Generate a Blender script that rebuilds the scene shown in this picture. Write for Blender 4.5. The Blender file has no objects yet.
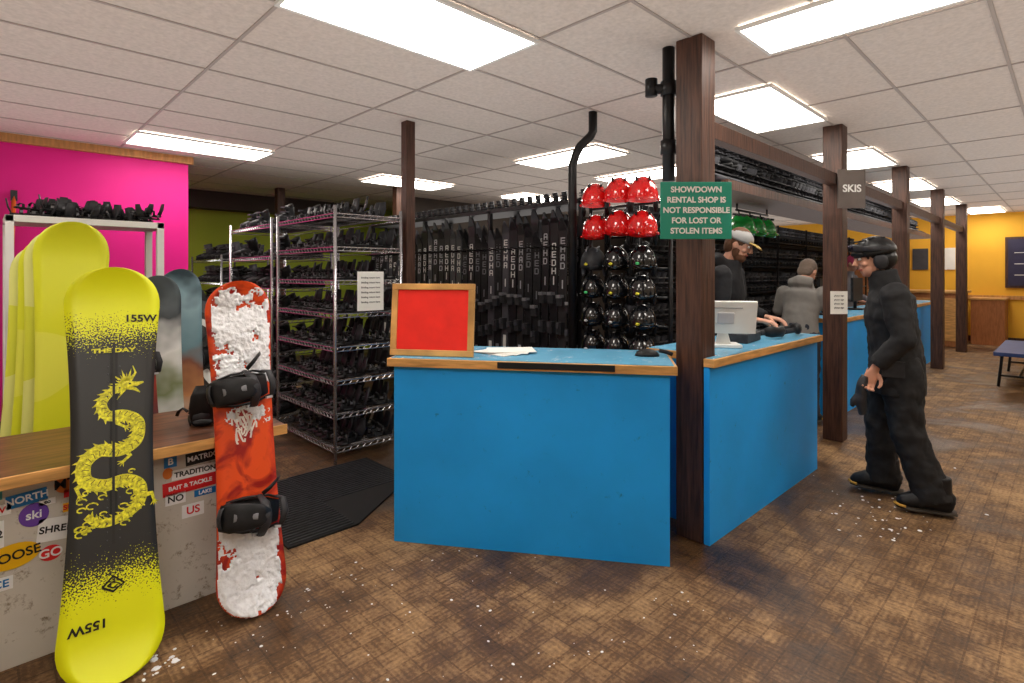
import bpy, math, random
from mathutils import Vector, Matrix, noise
random.seed(7)
V=Vector
def lin(c):
    return tuple(((x/255)/12.92 if x/255<=.04045 else (((x/255)+.055)/1.055)**2.4) for x in c)
MATS={}
def pm(name,rgb,rough=.5,metal=0.,var=.12,scale=8,bump=0.,stretch=(1,1,1),spec=.4,coat=0):
    if name in MATS: return MATS[name]
    m=bpy.data.materials.new(name); m.use_nodes=True; nt=m.node_tree; b=nt.nodes['Principled BSDF']
    c=lin(rgb)
    tc=nt.nodes.new('ShaderNodeTexCoord'); mp=nt.nodes.new('ShaderNodeMapping'); mp.inputs['Scale'].default_value=stretch
    n=nt.nodes.new('ShaderNodeTexNoise'); n.inputs['Scale'].default_value=scale; n.inputs['Detail'].default_value=5
    r=nt.nodes.new('ShaderNodeValToRGB')
    r.color_ramp.elements[0].position=.3; r.color_ramp.elements[1].position=.7
    r.color_ramp.elements[0].color=(*[x*(1-var) for x in c],1); r.color_ramp.elements[1].color=(*[min(1,x*(1+var)+var*.01) for x in c],1)
    L=nt.links.new
    L(tc.outputs['Object'],mp.inputs['Vector']); L(mp.outputs[0],n.inputs['Vector']); L(n.outputs['Fac'],r.inputs[0]); L(r.outputs[0],b.inputs['Base Color'])
    b.inputs['Roughness'].default_value=rough; b.inputs['Metallic'].default_value=metal
    b.inputs['Specular IOR Level'].default_value=spec; b.inputs['Coat Weight'].default_value=coat
    if bump:
        bp=nt.nodes.new('ShaderNodeBump'); bp.inputs['Strength'].default_value=bump; bp.inputs['Distance'].default_value=.01
        L(n.outputs['Fac'],bp.inputs['Height']); L(bp.outputs[0],b.inputs['Normal'])
    MATS[name]=m; return m
def emis(name,rgb,s):
    m=bpy.data.materials.new(name); m.use_nodes=True; b=m.node_tree.nodes['Principled BSDF']
    b.inputs['Base Color'].default_value=(*lin(rgb),1); b.inputs['Emission Color'].default_value=(*lin(rgb),1); b.inputs['Emission Strength'].default_value=s
    return m
def worn(name,rgb,scuff,scale=3.,amount=.64,rough=.5,stretch=(1,1,1)):
    """paint with broad tonal variation plus sparse scuff marks"""
    m=pm(name,rgb,rough,var=.09,scale=scale,bump=.08); nt=m.node_tree; b=nt.nodes['Principled BSDF']
    src=b.inputs['Base Color'].links[0].from_socket
    tc=nt.nodes.new('ShaderNodeTexCoord'); mp=nt.nodes.new('ShaderNodeMapping'); mp.inputs['Scale'].default_value=stretch
    n=nt.nodes.new('ShaderNodeTexNoise'); n.inputs['Scale'].default_value=16; n.inputs['Detail'].default_value=9; n.inputs['Roughness'].default_value=.75
    r=nt.nodes.new('ShaderNodeValToRGB'); r.color_ramp.elements[0].position=amount; r.color_ramp.elements[1].position=amount+.09
    mx=nt.nodes.new('ShaderNodeMix'); mx.data_type='RGBA'; mx.inputs[7].default_value=(*lin(scuff),1)
    L=nt.links.new; L(tc.outputs['Object'],mp.inputs[0]); L(mp.outputs[0],n.inputs['Vector']); L(n.outputs['Fac'],r.inputs[0]); L(r.outputs[0],mx.inputs[0]); L(src,mx.inputs[6]); L(mx.outputs[2],b.inputs['Base Color'])
    return m
# ---------- mesh builder
class MB:
    def __init__(s): s.v=[];s.f=[];s.m=[];s.s=[];s.mats=[]
    def mi(s,mat):
        if mat not in s.mats: s.mats.append(mat)
        return s.mats.index(mat)
    def add(s,vs,fs,mat,M=None,smooth=False):
        o=len(s.v); k=s.mi(mat)
        s.v+= [tuple(M@V(v)) if M else tuple(v) for v in vs]
        for f in fs: s.f.append(tuple(i+o for i in f)); s.m.append(k); s.s.append(smooth)
        return s
    def merge(s,t,M):
        o=len(s.v); mp=[s.mi(x) for x in t.mats]
        s.v+=[tuple(M@V(v)) for v in t.v]
        for f,m,q in zip(t.f,t.m,t.s): s.f.append(tuple(i+o for i in f)); s.m.append(mp[m]); s.s.append(q)
        return s
    def box(s,c,d,mat,M=None,taper=1.0):
        x,y,z=[q/2 for q in d]; cx,cy,cz=c
        vs=[(cx+i*x*(taper if k>0 else 1),cy+j*y*(taper if k>0 else 1),cz+k*z) for k in(-1,1) for j in(-1,1) for i in(-1,1)]
        return s.add(vs,[(0,2,3,1),(4,5,7,6),(0,1,5,4),(2,6,7,3),(0,4,6,2),(1,3,7,5)],mat,M)
    def bx(s,x0,x1,y0,y1,z0,z1,mat,M=None):
        return s.box(((x0+x1)/2,(y0+y1)/2,(z0+z1)/2),(abs(x1-x0),abs(y1-y0),abs(z1-z0)),mat,M)
    def prism(s,pts,z0,z1,mat,M=None):
        n=len(pts); vs=[(p[0],p[1],z0) for p in pts]+[(p[0],p[1],z1) for p in pts]
        fs=[tuple(range(n-1,-1,-1)),tuple(range(n,2*n))]+[(i,(i+1)%n,n+(i+1)%n,n+i) for i in range(n)]
        return s.add(vs,fs,mat,M)
    def loft(s,pts,rad,mat,n=12,ref=(0,1,0),M=None,smooth=True,cap=True):
        pts=[V(p) for p in pts]; ref=V(ref); vs=[];fs=[]
        for i,p in enumerate(pts):
            t=(pts[min(i+1,len(pts)-1)]-pts[max(i-1,0)]).normalized()
            a=ref-t*ref.dot(t)
            if a.length<.05: a=V((1,0,0))-t*t.x
            if a.length<.05: a=V((0,0,1))-t*t.z
            a.normalize(); b=t.cross(a)
            r=rad[i]; ra,rb=(r if isinstance(r,(tuple,list)) else (r,r))
            for k in range(n):
                q=2*math.pi*k/n; vs.append(p+a*ra*math.cos(q)+b*rb*math.sin(q))
        for i in range(len(pts)-1):
            for k in range(n): fs.append((i*n+k,i*n+(k+1)%n,(i+1)*n+(k+1)%n,(i+1)*n+k))
        if cap: fs.append(tuple(range(n-1,-1,-1))); fs.append(tuple((len(pts)-1)*n+k for k in range(n)))
        return s.add(vs,fs,mat,M,smooth)
    def rod(s,a,b,r,mat,n=8,M=None): return s.loft([a,b],[r,r],mat,n,M=M,smooth=n>5)
    def ell(s,c,r,mat,n=12,m=8,M=None,zmin=-1.,smooth=True):
        vs=[];fs=[];p0=math.asin(max(-1,zmin))
        for j in range(m+1):
            p=p0+(math.pi/2-p0)*j/m
            for k in range(n):
                q=2*math.pi*k/n
                vs.append((c[0]+r[0]*math.cos(p)*math.cos(q),c[1]+r[1]*math.cos(p)*math.sin(q),c[2]+r[2]*math.sin(p)))
        for j in range(m):
            for k in range(n): fs.append((j*n+k,j*n+(k+1)%n,(j+1)*n+(k+1)%n,(j+1)*n+k))
        if zmin>-1: fs.append(tuple(range(n-1,-1,-1)))
        return s.add(vs,fs,mat,M,smooth)
    def obj(s,name,parent=None,M=None,bevel=0,origin=None):
        me=bpy.data.meshes.new(name)
        vs=s.v
        if origin is not None:
            o=V(origin); vs=[tuple(V(v)-o) for v in s.v]
        me.from_pydata(vs,[],s.f)
        for m in s.mats: me.materials.append(m)
        me.polygons.foreach_set('material_index',s.m); me.polygons.foreach_set('use_smooth',s.s); me.update()
        ob=bpy.data.objects.new(name,me); bpy.context.collection.objects.link(ob)
        if M is not None: ob.matrix_world=M
        if origin is not None: ob.location=origin
        if parent: ob.parent=parent
        if bevel:
            b=ob.modifiers.new('bev','BEVEL'); b.width=bevel; b.segments=2; b.limit_method='ANGLE'
        return ob
def T(x,y,z,rz=0,rx=0,ry=0,s=1): return Matrix.Translation((x,y,z))@Matrix.Rotation(rz,4,'Z')@Matrix.Rotation(ry,4,'Y')@Matrix.Rotation(rx,4,'X')@Matrix.Scale(s,4)
def frame(o,x,y):
    x=V(x).normalized(); y=V(y); z=x.cross(y).normalized(); y=z.cross(x)
    M=Matrix.Identity(4)
    for i in range(3): M[i][0]=x[i];M[i][1]=y[i];M[i][2]=z[i];M[i][3]=o[i]
    return M
def frameY(o,y,x):
    y=V(y).normalized(); x=V(x); x=(x-y*x.dot(y)).normalized(); return frame(o,x,y)
def text(s,size,M,mat,parent,name='lettering',align='CENTER',ext=.001,sx=1,bold=0.0):
    cu=bpy.data.curves.new(name,'FONT'); cu.body=s; cu.size=size; cu.extrude=ext; cu.align_x=align; cu.align_y='CENTER'; cu.offset=bold
    cu.materials.append(mat); ob=bpy.data.objects.new(name,cu); bpy.context.collection.objects.link(ob)
    ob.parent=parent
    ob.matrix_basis=(parent.matrix_basis.inverted() @ M @ Matrix.Diagonal((sx,1,1,1))) if parent else M
    return ob
def empty(name,M):
    e=bpy.data.objects.new(name,None); bpy.context.collection.objects.link(e); e.matrix_world=M; e.empty_display_size=.1; return e
# ---------- materials
black=pm('black_plastic',(24,24,27),.48,var=.3,scale=30,spec=.3)
black2=pm('charcoal_shell',(46,46,50),.5,var=.3,scale=20,spec=.3)
rubber=pm('black_rubber',(20,20,21),.8)
grey=pm('grey_plastic',(120,120,125),.5)
dgrey=pm('dark_grey_plastic',(70,70,76),.5,spec=.3)
lgrey=pm('light_grey_buckle',(185,185,190),.4)
white=pm('white_paint',(225,225,222),.45,var=.04)
paperm=pm('paper',(235,235,230),.8,var=.03)
chrome=pm('chrome_wire',(200,200,205),.25,metal=.85,var=.05)
blackmetal=pm('black_steel',(22,20,22),.4,metal=.3,var=.3)
blue=worn('blue_paint',(26,160,246),(8,104,168),2.2,.62)
bluetop=worn('blue_laminate',(100,170,208),(200,212,220),5,.58,.25)
edgewood=pm('light_wood_edge',(200,150,88),.45,var=.35,scale=6,stretch=(1,1,8))
pinewood=pm('pine_wood',(190,135,80),.5,var=.25,scale=6,stretch=(6,6,1))
darkwood=pm('dark_brown_wood',(68,40,27),.5,var=.6,scale=5,stretch=(14,14,1),bump=.35)
magenta=pm('magenta_paint',(222,8,134),.6,var=.05,scale=2)
green=pm('lime_green_paint',(160,178,50),.7,var=.06,scale=2)
yellowp=pm('yellow_wall_paint',(236,178,52),.7,var=.04,scale=2)
beige=pm('beige_wall_paint',(190,178,158),.7,var=.05,scale=2)
darkwall=pm('dark_wall_paint',(70,62,56),.8,var=.1,scale=2)
redc=pm('red_gloss',(215,16,18),.15,var=.06,coat=1)
greenc=pm('green_gloss',(16,150,60),.15,var=.06,coat=1)
glossb=pm('helmet_black_gloss',(20,20,23),.16,var=.1,coat=.8)
snow=pm('snow',(236,238,243),.85,var=.06,scale=60,bump=.6)
skin=pm('skin',(205,150,125),.55,var=.08,scale=20)
# ---------- ROOM
H=2.84
def floor_mat():
    m=bpy.data.materials.new('brown_carpet_tile'); m.use_nodes=True; nt=m.node_tree; N=nt.nodes.new; L=nt.links.new; b=nt.nodes['Principled BSDF']
    tc=N('ShaderNodeTexCoord')
    def math_(op,a,bv=None,c=None):
        n=N('ShaderNodeMath'); n.operation=op
        for i,x in enumerate((a,bv,c)):
            if x is None: continue
            if isinstance(x,(int,float)): n.inputs[i].default_value=x
            else: L(x,n.inputs[i])
        return n.outputs[0]
    sx=N('ShaderNodeSeparateXYZ'); L(tc.outputs['Object'],sx.inputs[0]); X=sx.outputs[0]; Y=sx.outputs[1]
    P=.1
    ch=N('ShaderNodeTexChecker'); ch.inputs['Scale'].default_value=1/P; L(tc.outputs['Object'],ch.inputs['Vector'])
    def stripes(c): return math_('SINE',math_('MULTIPLY',c,2*math.pi/(P/4)))
    st=N('ShaderNodeMix'); st.data_type='FLOAT'; L(ch.outputs['Fac'],st.inputs[0]); L(stripes(X),st.inputs[2]); L(stripes(Y),st.inputs[3])
    def seam(c,w,per): return math_('LESS_THAN',math_('FRACT',math_('DIVIDE',c,per)),w)
    seams=math_('MAXIMUM',seam(X,.08,P),seam(Y,.08,P))
    def nz(s,d=6,dist=0,rg=.5):
        n=N('ShaderNodeTexNoise'); n.inputs['Scale'].default_value=s; n.inputs['Detail'].default_value=d; n.inputs['Distortion'].default_value=dist; n.inputs['Roughness'].default_value=rg; L(tc.outputs['Object'],n.inputs['Vector']); return n.outputs['Fac']
    n1=nz(1.1,8,.8,.6); n2=nz(60,6,0,.7); n4=nz(7,9,.3,.7)
    wn=N('ShaderNodeTexWhiteNoise'); wn.noise_dimensions='2D'
    sc=N('ShaderNodeVectorMath'); sc.operation='SCALE'; sc.inputs['Scale'].default_value=1/P; L(tc.outputs['Object'],sc.inputs[0])
    fl=N('ShaderNodeVectorMath'); fl.operation='FLOOR'; L(sc.outputs[0],fl.inputs[0]); L(fl.outputs[0],wn.inputs['Vector'])
    v=math_('ADD',math_('MULTIPLY',st.outputs[0],.045),math_('MULTIPLY',n1,1.4))
    v=math_('ADD',v,math_('MULTIPLY',n2,.7))
    v=math_('ADD',v,math_('MULTIPLY',n4,.8))
    v=math_('ADD',v,math_('MULTIPLY',wn.outputs['Value'],.09))
    v=math_('SUBTRACT',v,math_('MULTIPLY',seams,.13))
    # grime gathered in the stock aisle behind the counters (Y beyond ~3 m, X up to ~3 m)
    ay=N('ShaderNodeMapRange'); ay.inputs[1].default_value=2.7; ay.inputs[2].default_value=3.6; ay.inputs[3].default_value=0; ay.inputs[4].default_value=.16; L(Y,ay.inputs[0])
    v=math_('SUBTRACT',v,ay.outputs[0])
    v=math_('SUBTRACT',v,.83)
    r=N('ShaderNodeValToRGB'); e=r.color_ramp.elements
    e[0].position=.3; e[0].color=(*lin((40,27,16)),1); e[1].position=1.0; e[1].color=(*lin((172,136,94)),1)
    q=r.color_ramp.elements.new(.64); q.color=(*lin((98,69,42)),1)
    L(v,r.inputs[0]); L(r.outputs[0],b.inputs['Base Color'])
    rr=N('ShaderNodeMapRange'); rr.inputs[1].default_value=.4; rr.inputs[2].default_value=.58; rr.inputs[3].default_value=.33; rr.inputs[4].default_value=.75; L(n1,rr.inputs[0]); L(rr.outputs[0],b.inputs['Roughness'])
    bp=N('ShaderNodeBump'); bp.inputs['Strength'].default_value=.45; bp.inputs['Distance'].default_value=.004; L(v,bp.inputs['Height']); L(bp.outputs[0],b.inputs['Normal'])
    return m
def box_obj(name,x0,x1,y0,y1,z0,z1,mat,bevel=0,parent=None):
    return MB().bx(x0,x1,y0,y1,z0,z1,mat).obj(name,parent,bevel=bevel,origin=((x0+x1)/2,(y0+y1)/2,z0))
MB().bx(-2.1,16.1,-2.6,10.1,-.1,0,floor_mat()).obj('floor')
ceilm=pm('ceiling_tile',(212,202,194),.9,var=.09,scale=40,bump=.15)
MB().bx(-2.1,16.1,-2.6,10.1,H,H+.1,ceilm).obj('ceiling')
box_obj('wall_left',-2.1,-2,-2.6,10.1,0,H,beige)
box_obj('wall_near',-2,16.1,-2.6,-2.5,0,H,beige)
box_obj('wall_right',16,16.1,-2.5,10.1,0,H,yellowp)
box_obj('wall_back',-2,16,10,10.1,0,H,green)
box_obj('wall_magenta',-2,1.72,7.12,7.3,0,H,magenta)
box_obj('wall_rear_stockroom',5.4,16,8.0,8.1,0,H,darkwall)
box_obj('trim_1',-2,1.76,7.06,7.12,2.76,H,pinewood)
box_obj('trim_2',1.8,5.4,9.7,10,2.56,H,darkwall)
box_obj('trim_3',15.96,16,-2.5,3,.95,1.03,pinewood)
box_obj('baseboard_right',15.97,16,-2.5,8,0,.12,darkwood)
box_obj('baseboard_back',-2,1.72,7.09,7.12,0,.1,darkwood)
g=MB(); tbar=pm('tbar_metal',(168,158,152),.6,var=.03)
x=2.28-1.22*3
while x<16: g.bx(x-.009,x+.009,-2.5,10,H-.006,H,tbar); x+=1.22
y=2.12-.61*7
while y<10: g.bx(-2,16,y-.009,y+.009,H-.0055,H,tbar); y+=.61
g.obj('trim_ceiling_grid')
LM=emis('light_diffuser',(255,248,237),12)
def panel(x0,x1,y0,y1):
    m=MB(); fr=.02
    m.bx(x0,x1,y0,y0+fr,H-.03,H-.01,white).bx(x0,x1,y1-fr,y1,H-.03,H-.01,white).bx(x0,x0+fr,y0+fr,y1-fr,H-.03,H-.01,white).bx(x1-fr,x1,y0+fr,y1-fr,H-.03,H-.01,white)
    m.bx(x0+fr,x1-fr,y0+fr,y1-fr,H-.024,H-.012,LM)
    m.obj('ceiling_light_panel',origin=((x0+x1)/2,(y0+y1)/2,H-.03))
for a in [(1.03,2.28,2.12,2.73),(1.03,2.3,6.06,6.66),(2.92,3.39,.06,1.28),(3.95,5.2,1.47,2.08),(4.5,5.11,3.4,4.62),(3.85,5.1,6.45,7.08),
          (6.1,6.71,3.4,4.65),(6.4,7.6,6.3,6.9),(6.7,7.9,1.47,2.08),(9.35,10.55,1.47,2.08),(12,13.2,1.47,2.08),(14.4,15.6,1.0,1.6),
          (-.8,.42,.3,.91),(.3,1.5,-1.6,-1.0),(-1.6,-.4,3.0,3.6),(4.2,5.4,-1.4,-.8),(7.5,8.7,-1.2,-.6),(10.5,11.7,-1.2,-.6),(8.6,9.2,4,5.2),(0,1.22,8.3,8.9)]:  # panels behind and beside the camera are added to light the foreground
    panel(*a)  # last panel is added, unseen behind the magenta wall, to brighten the green wall
def uplight(x0,x1,y0,y1,dens):  # unseen area lamp added to brighten the ceiling; no fixture hangs there
    ld=bpy.data.lights.new('added_ceiling_fill','AREA'); ld.shape='RECTANGLE'; ld.size=x1-x0; ld.size_y=y1-y0; ld.energy=dens*(x1-x0)*(y1-y0); ld.color=(1,.95,.91)
    o=bpy.data.objects.new('added_ceiling_fill',ld); bpy.context.collection.objects.link(o); o.location=((x0+x1)/2,(y0+y1)/2,2.02); o.rotation_euler=(math.pi,0,0)
uplight(-1.8,15.8,-2.3,6.9,1.5)
# ---------- posts & beams
def post(x0,x1,y0,y1,z1=H,name='wooden_post'):
    return MB().bx(x0,x1,y0,y1,0,z1,darkwood).obj(name,bevel=.006,origin=((x0+x1)/2,(y0+y1)/2,0))
post(2.87,3.03,1.44,1.60); post(5.5,5.66,1.44,1.60); post(8.2,8.36,1.44,1.60)
post(10.85,11.01,1.44,1.60); post(13.5,13.66,1.44,1.60)
post(2.66,2.75,4.05,4.14); post(4.55,4.67,7.2,7.32); post(3.3,3.42,8.6,8.72)
for i,(a,b) in enumerate([(3.03,5.5),(5.66,8.2),(8.36,10.85),(11.01,13.5)]):
    MB().bx(a,b,1.48,1.56,2.3,2.4,darkwood).obj('wooden_beam',bevel=.005,origin=((a+b)/2,1.52,2.3))
# ---------- templates
def t_boot(c1=black,c2=black2,c3=dgrey,tall=.30):
    m=MB()
    m.loft([(-.14,0,.02),(-.1,0,.02),(.02,0,.02),(.12,0,.02),(.155,0,.025)],[(.035,.02),(.045,.02),(.042,.02),(.05,.02),(.03,.015)],rubber,8)
    m.loft([(-.135,0,.08),(-.08,0,.085),(.02,0,.085),(.1,0,.07),(.15,0,.055)],[(.035,.05),(.048,.06),(.048,.055),(.05,.035),(.03,.02)],c1,8)
    m.loft([(-.07,0,.09),(-.06,0,.2),(-.035,0,tall)],[(.05,.065),(.048,.06),(.055,.07)],c2,8)
    for z,xx in((.1,.05),(.16,.015),(.22,.01)): m.box((xx,0,z),(.05,.108,.014),c3)
    return m
def t_binding():
    m=MB()
    m.loft([(-.13,0,.015),(0,0,.015),(.13,0,.015)],[(.05,.015),(.055,.015),(.045,.012)],black,8)
    m.loft([(-.12,0,.03),(-.15,0,.10),(-.17,0,.19)],[(.055,.008),(.06,.01),(.04,.008)],black2,8)
    for xx,h in((-.03,.1),(.08,.07)):
        m.loft([(xx,-.06,.02),(xx,-.055,h*.8),(xx,0,h),(xx,.055,h*.8),(xx,.06,.02)],[(.015,.005)]*5,black,6,ref=(1,0,0))
        m.box((xx,-.06,.05),(.03,.014,.03),grey)
    return m
def t_helmet(c,strap=black):
    m=MB()
    m.ell((0,0,.0),(.135,.11,.15),c,16,8,zmin=-.12)
    m.loft([(-.13,0,-.01),(-.06,.1,-.02),(.04,.105,-.01)],[.012]*3,c,6); m.loft([(-.13,0,-.01),(-.06,-.1,-.02),(.04,-.105,-.01)],[.012]*3,c,6)
    m.ell((-.02,.09,-.05),(.045,.02,.06),strap,8,5); m.ell((-.02,-.09,-.05),(.045,.02,.06),strap,8,5)
    m.loft([(.13,-.06,.01),(.155,0,.01),(.13,.06,.01)],[.012]*3,c,6)
    for s_ in(-1,1):
        for xx in(-.05,.0,.05): m.box((xx,s_*.045,.138),(.035,.014,.02),strap)
    return m
def t_ski(c,L=1.65,mark=white,z1=.75,z2=.2):
    m=MB(); n=14; vs=[];fs=[]
    for i in range(n+1):
        t=i/n; w=.045+.012*(2*t-1)**2
        if t>.93: w*=math.sqrt(max(.02,1-((t-.93)/.07)**2))
        bend=-.035*(max(0,(t-.88))/.12)**2
        for sx,sy in((-1,-1),(1,-1),(1,1),(-1,1)): vs.append((sx*w,bend+sy*.008,t*L))
    for i in range(n):
        for k in range(4): fs.append((i*4+k,i*4+(k+1)%4,i*4+4+(k+1)%4,i*4+4+k))
    fs.append((3,2,1,0)); fs.append((n*4,n*4+1,n*4+2,n*4+3))
    m.add(vs,fs,c)
    m.box((0,-.03,L*.52),(.065,.05,.08),black2); m.box((0,-.045,L*.55),(.05,.06,.03),grey)
    m.box((0,-.03,L*.37),(.06,.06,.11),black2); m.box((0,-.06,L*.385),(.03,.04,.05),dgrey)
    # blocky letter graphics running up the topsheet
    G={'H':[(-.022,0,.01,.06),(.022,0,.01,.06),(0,0,.036,.01)],'E':[(-.022,0,.01,.06),(.004,.025,.044,.01),(.004,0,.036,.01),(.004,-.025,.044,.01)],'A':[(-.02,-.004,.01,.052),(.02,-.004,.01,.052),(0,.025,.042,.01),(0,-.004,.036,.01)],'D':[(-.022,0,.01,.06),(.02,0,.01,.042),(0,.025,.034,.01),(0,-.025,.034,.01)]}
    for k,chh in enumerate(random.sample('HEAD',4)):
        for gx,gz,gw,gh in G[chh]: m.box((gx,-.0095,L*z1-.12+.078*k+gz),(gw,.003,gh),mark)
    m.box((0,-.0095,L*z2),(.04,.003,.16),mark); m.box((0,-.0095,L*.62),(.012,.003,.08),mark)
    return m
# ---------- front counter (angled)
A=V((1.667,2.665,0)); B=V((2.532,1.444,0)); u=(B-A).normalized(); n=V((-u.y,u.x,0)); 
if n.y<0: n=-n
def quad(a0,a1,d0,d1):
    return [tuple((A+u*a0+n*d0)[:2]),tuple((B+u*a1+n*d0)[:2]),tuple((B+u*(a1)+n*d1)[:2]),tuple((A+u*a0+n*d1)[:2])]
c=MB()
c.prism(quad(0,0,0,.5),0.0,.985,blue)
c.prism(quad(-.03,.035,-.03,.55),.985,1.03,edgewood)
c.prism(quad(-.015,.02,-.012,.54),1.03,1.034,bluetop)
c.obj('blue_service_counter',bevel=.004)
cm=MB(); cm.prism([tuple((A+u*.6-n*.036)[:2]),tuple((A+u*1.22-n*.036)[:2]),tuple((A+u*1.22-n*.0305)[:2]),tuple((A+u*.6-n*.0305)[:2])],.995,1.028,rubber)
cm.obj('rubber_edge_strip')
c=MB()
c.prism([(2.88,1.40),(4.62,1.38),(4.62,1.88),(3.05,1.88),(3.05,1.435),(2.88,1.435)],0,.985,blue)
c.prism([(2.875,1.37),(4.65,1.35),(4.65,1.90),(3.04,1.90),(3.04,1.435),(2.875,1.435)],.985,1.03,edgewood)
c.prism([(2.89,1.385),(4.64,1.365),(4.64,1.89),(3.05,1.89),(3.05,1.43),(2.89,1.43)],1.03,1.034,bluetop)
c.obj('blue_service_counter',bevel=.004)
c=MB()
c.bx(6.4,12.0,1.72,2.2,0,.985,blue).bx(6.37,12.03,1.69,2.23,.985,1.03,edgewood).bx(6.38,12.02,1.7,2.22,1.03,1.034,bluetop)
c.obj('blue_service_counter',bevel=.004,origin=(9,2,0))
# ---------- left low counter
sl=worn('scuffed_white_laminate',(208,202,192),(140,125,105),4,.56)
slabw=pm('worn_brown_slab',(104,64,42),.35,var=.6,scale=5,stretch=(1,8,8))
c=MB()
c.bx(-1.2,1.04,2.82,3.36,0,.72,sl).bx(-1.2,1.08,2.71,3.4,.72,.76,slabw).bx(-1.2,1.085,2.70,2.71,.715,.762,edgewood)
c.bx(1.04,1.055,2.82,3.36,0,.72,edgewood)
LC=c.obj('low_sticker_counter',bevel=.003,origin=(0,3.1,0))
st_cols={'b':(30,120,190),'k':(25,25,28),'y':(245,190,20),'p':(110,70,170),'r':(220,40,45),'w':(245,245,245),'o':(220,120,50),'t':(60,150,150)}
def sticker(x,z,w,h,col,txt=None,tc='w',round_=False,tilt=0):
    m=MB(); mt=pm('sticker_'+col,st_cols[col],.4,var=.03)
    if round_: m.prism([(w/2*math.cos(a*math.pi/12),h/2*math.sin(a*math.pi/12)) for a in range(24)],0,.002,mt)
    else: m.bx(-w/2,w/2,-h/2,h/2,0,.002,mt)
    M=Matrix.Translation((x,2.818,z))@Matrix.Rotation(math.pi/2,4,'X')@Matrix.Rotation(tilt,4,'Z')
    ob=m.obj('sticker'); ob.parent=LC; ob.matrix_basis=LC.matrix_basis.inverted()@M
    if txt: 
        sz=min(h*.8,w/(len(txt)*.66))
        text(txt,sz,M@Matrix.Translation((0,0,.003)),pm('sticker_'+tc,st_cols[tc],.4,var=.03),LC,'sticker_text',bold=.0008)
for s in [(.13,.635,.12,.05,'b','NORTH','w',False,.08),(.245,.66,.07,.07,'o','MT','k',True),(.15,.565,.09,.09,'p','ski','w',True),
          (.09,.425,.16,.095,'y','MOOSE','k',True,.1),(.22,.49,.12,.09,'w','SHRED','k',False,-.1),(.04,.52,.05,.1,'w','K2','k'),(.265,.565,.055,.035,'y','SUN','r',False),
          (.03,.67,.06,.04,'t','A'),(.06,.61,.05,.04,'w','V','r'),(.19,.605,.05,.025,'w','co','k'),(.27,.62,.06,.03,'r','X'),(.05,.33,.08,.05,'w','ICE','b'),(.2,.4,.07,.06,'r','GO','w',True),
          (.735,.655,.13,.055,'k','MATRIX','w',False,.05),(.71,.595,.19,.045,'w','TRADITION','k'),(.69,.54,.22,.06,'r','BAIT & TACKLE','w',False,.03),(.63,.49,.08,.05,'w','NO','k'),(.75,.49,.09,.03,'b','LAKE'),
          (.70,.42,.09,.06,'w','US','r'),(.98,.62,.05,.08,'w','OK','b'),(.61,.66,.05,.05,'b','B'),(.6,.61,.04,.05,'o',None,'w',True),(.98,.52,.05,.06,'w','R','r'),
          (-.1,.6,.1,.08,'r','RIDE'),(-.12,.45,.12,.07,'k','BOARD'),(-.3,.6,.12,.08,'t','SNOW'),(-.35,.4,.14,.08,'w','MONTANA','b')]:
    sticker(*s)
# ---------- snowboards
def board_mesh(m,L,wt,ww,mat,thick=.011,rock=.05,edge=None,M=None):
    N_=48; K=8; vs=[];fs=[]
    def hw(t):
        a=abs(t)
        if a<.8: return ww/2+(wt-ww)/2*(a/.8)**2
        q=min(1,(a-.8)/.2); return wt/2*max(0.0,1-q**2.4)**.5
    def zz(t): a=abs(t); return rock*(max(0,a-.78)/.22)**2
    for side in(1,0):
        for i in range(N_+1):
            t=math.sin((-1+2*i/N_)*math.pi/2)
            for k in range(K+1):
                s_=-1+2*k/K; vs.append((s_*hw(t),L/2+t*L/2,zz(t)+(thick if side else 0)))
    W=K+1; O=(N_+1)*W
    for i in range(N_):
        for k in range(K):
            a=i*W+k; fs.append((a,a+1,a+W+1,a+W)); fs.append((O+a,O+a+W,O+a+W+1,O+a+1))
        for k0 in(0,K):
            a=i*W+k0; f=(a,a+W,O+a+W,O+a); fs.append(f if k0==0 else f[::-1])
    m.add(vs,fs,mat,M,True)
    return hw,zz
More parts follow.
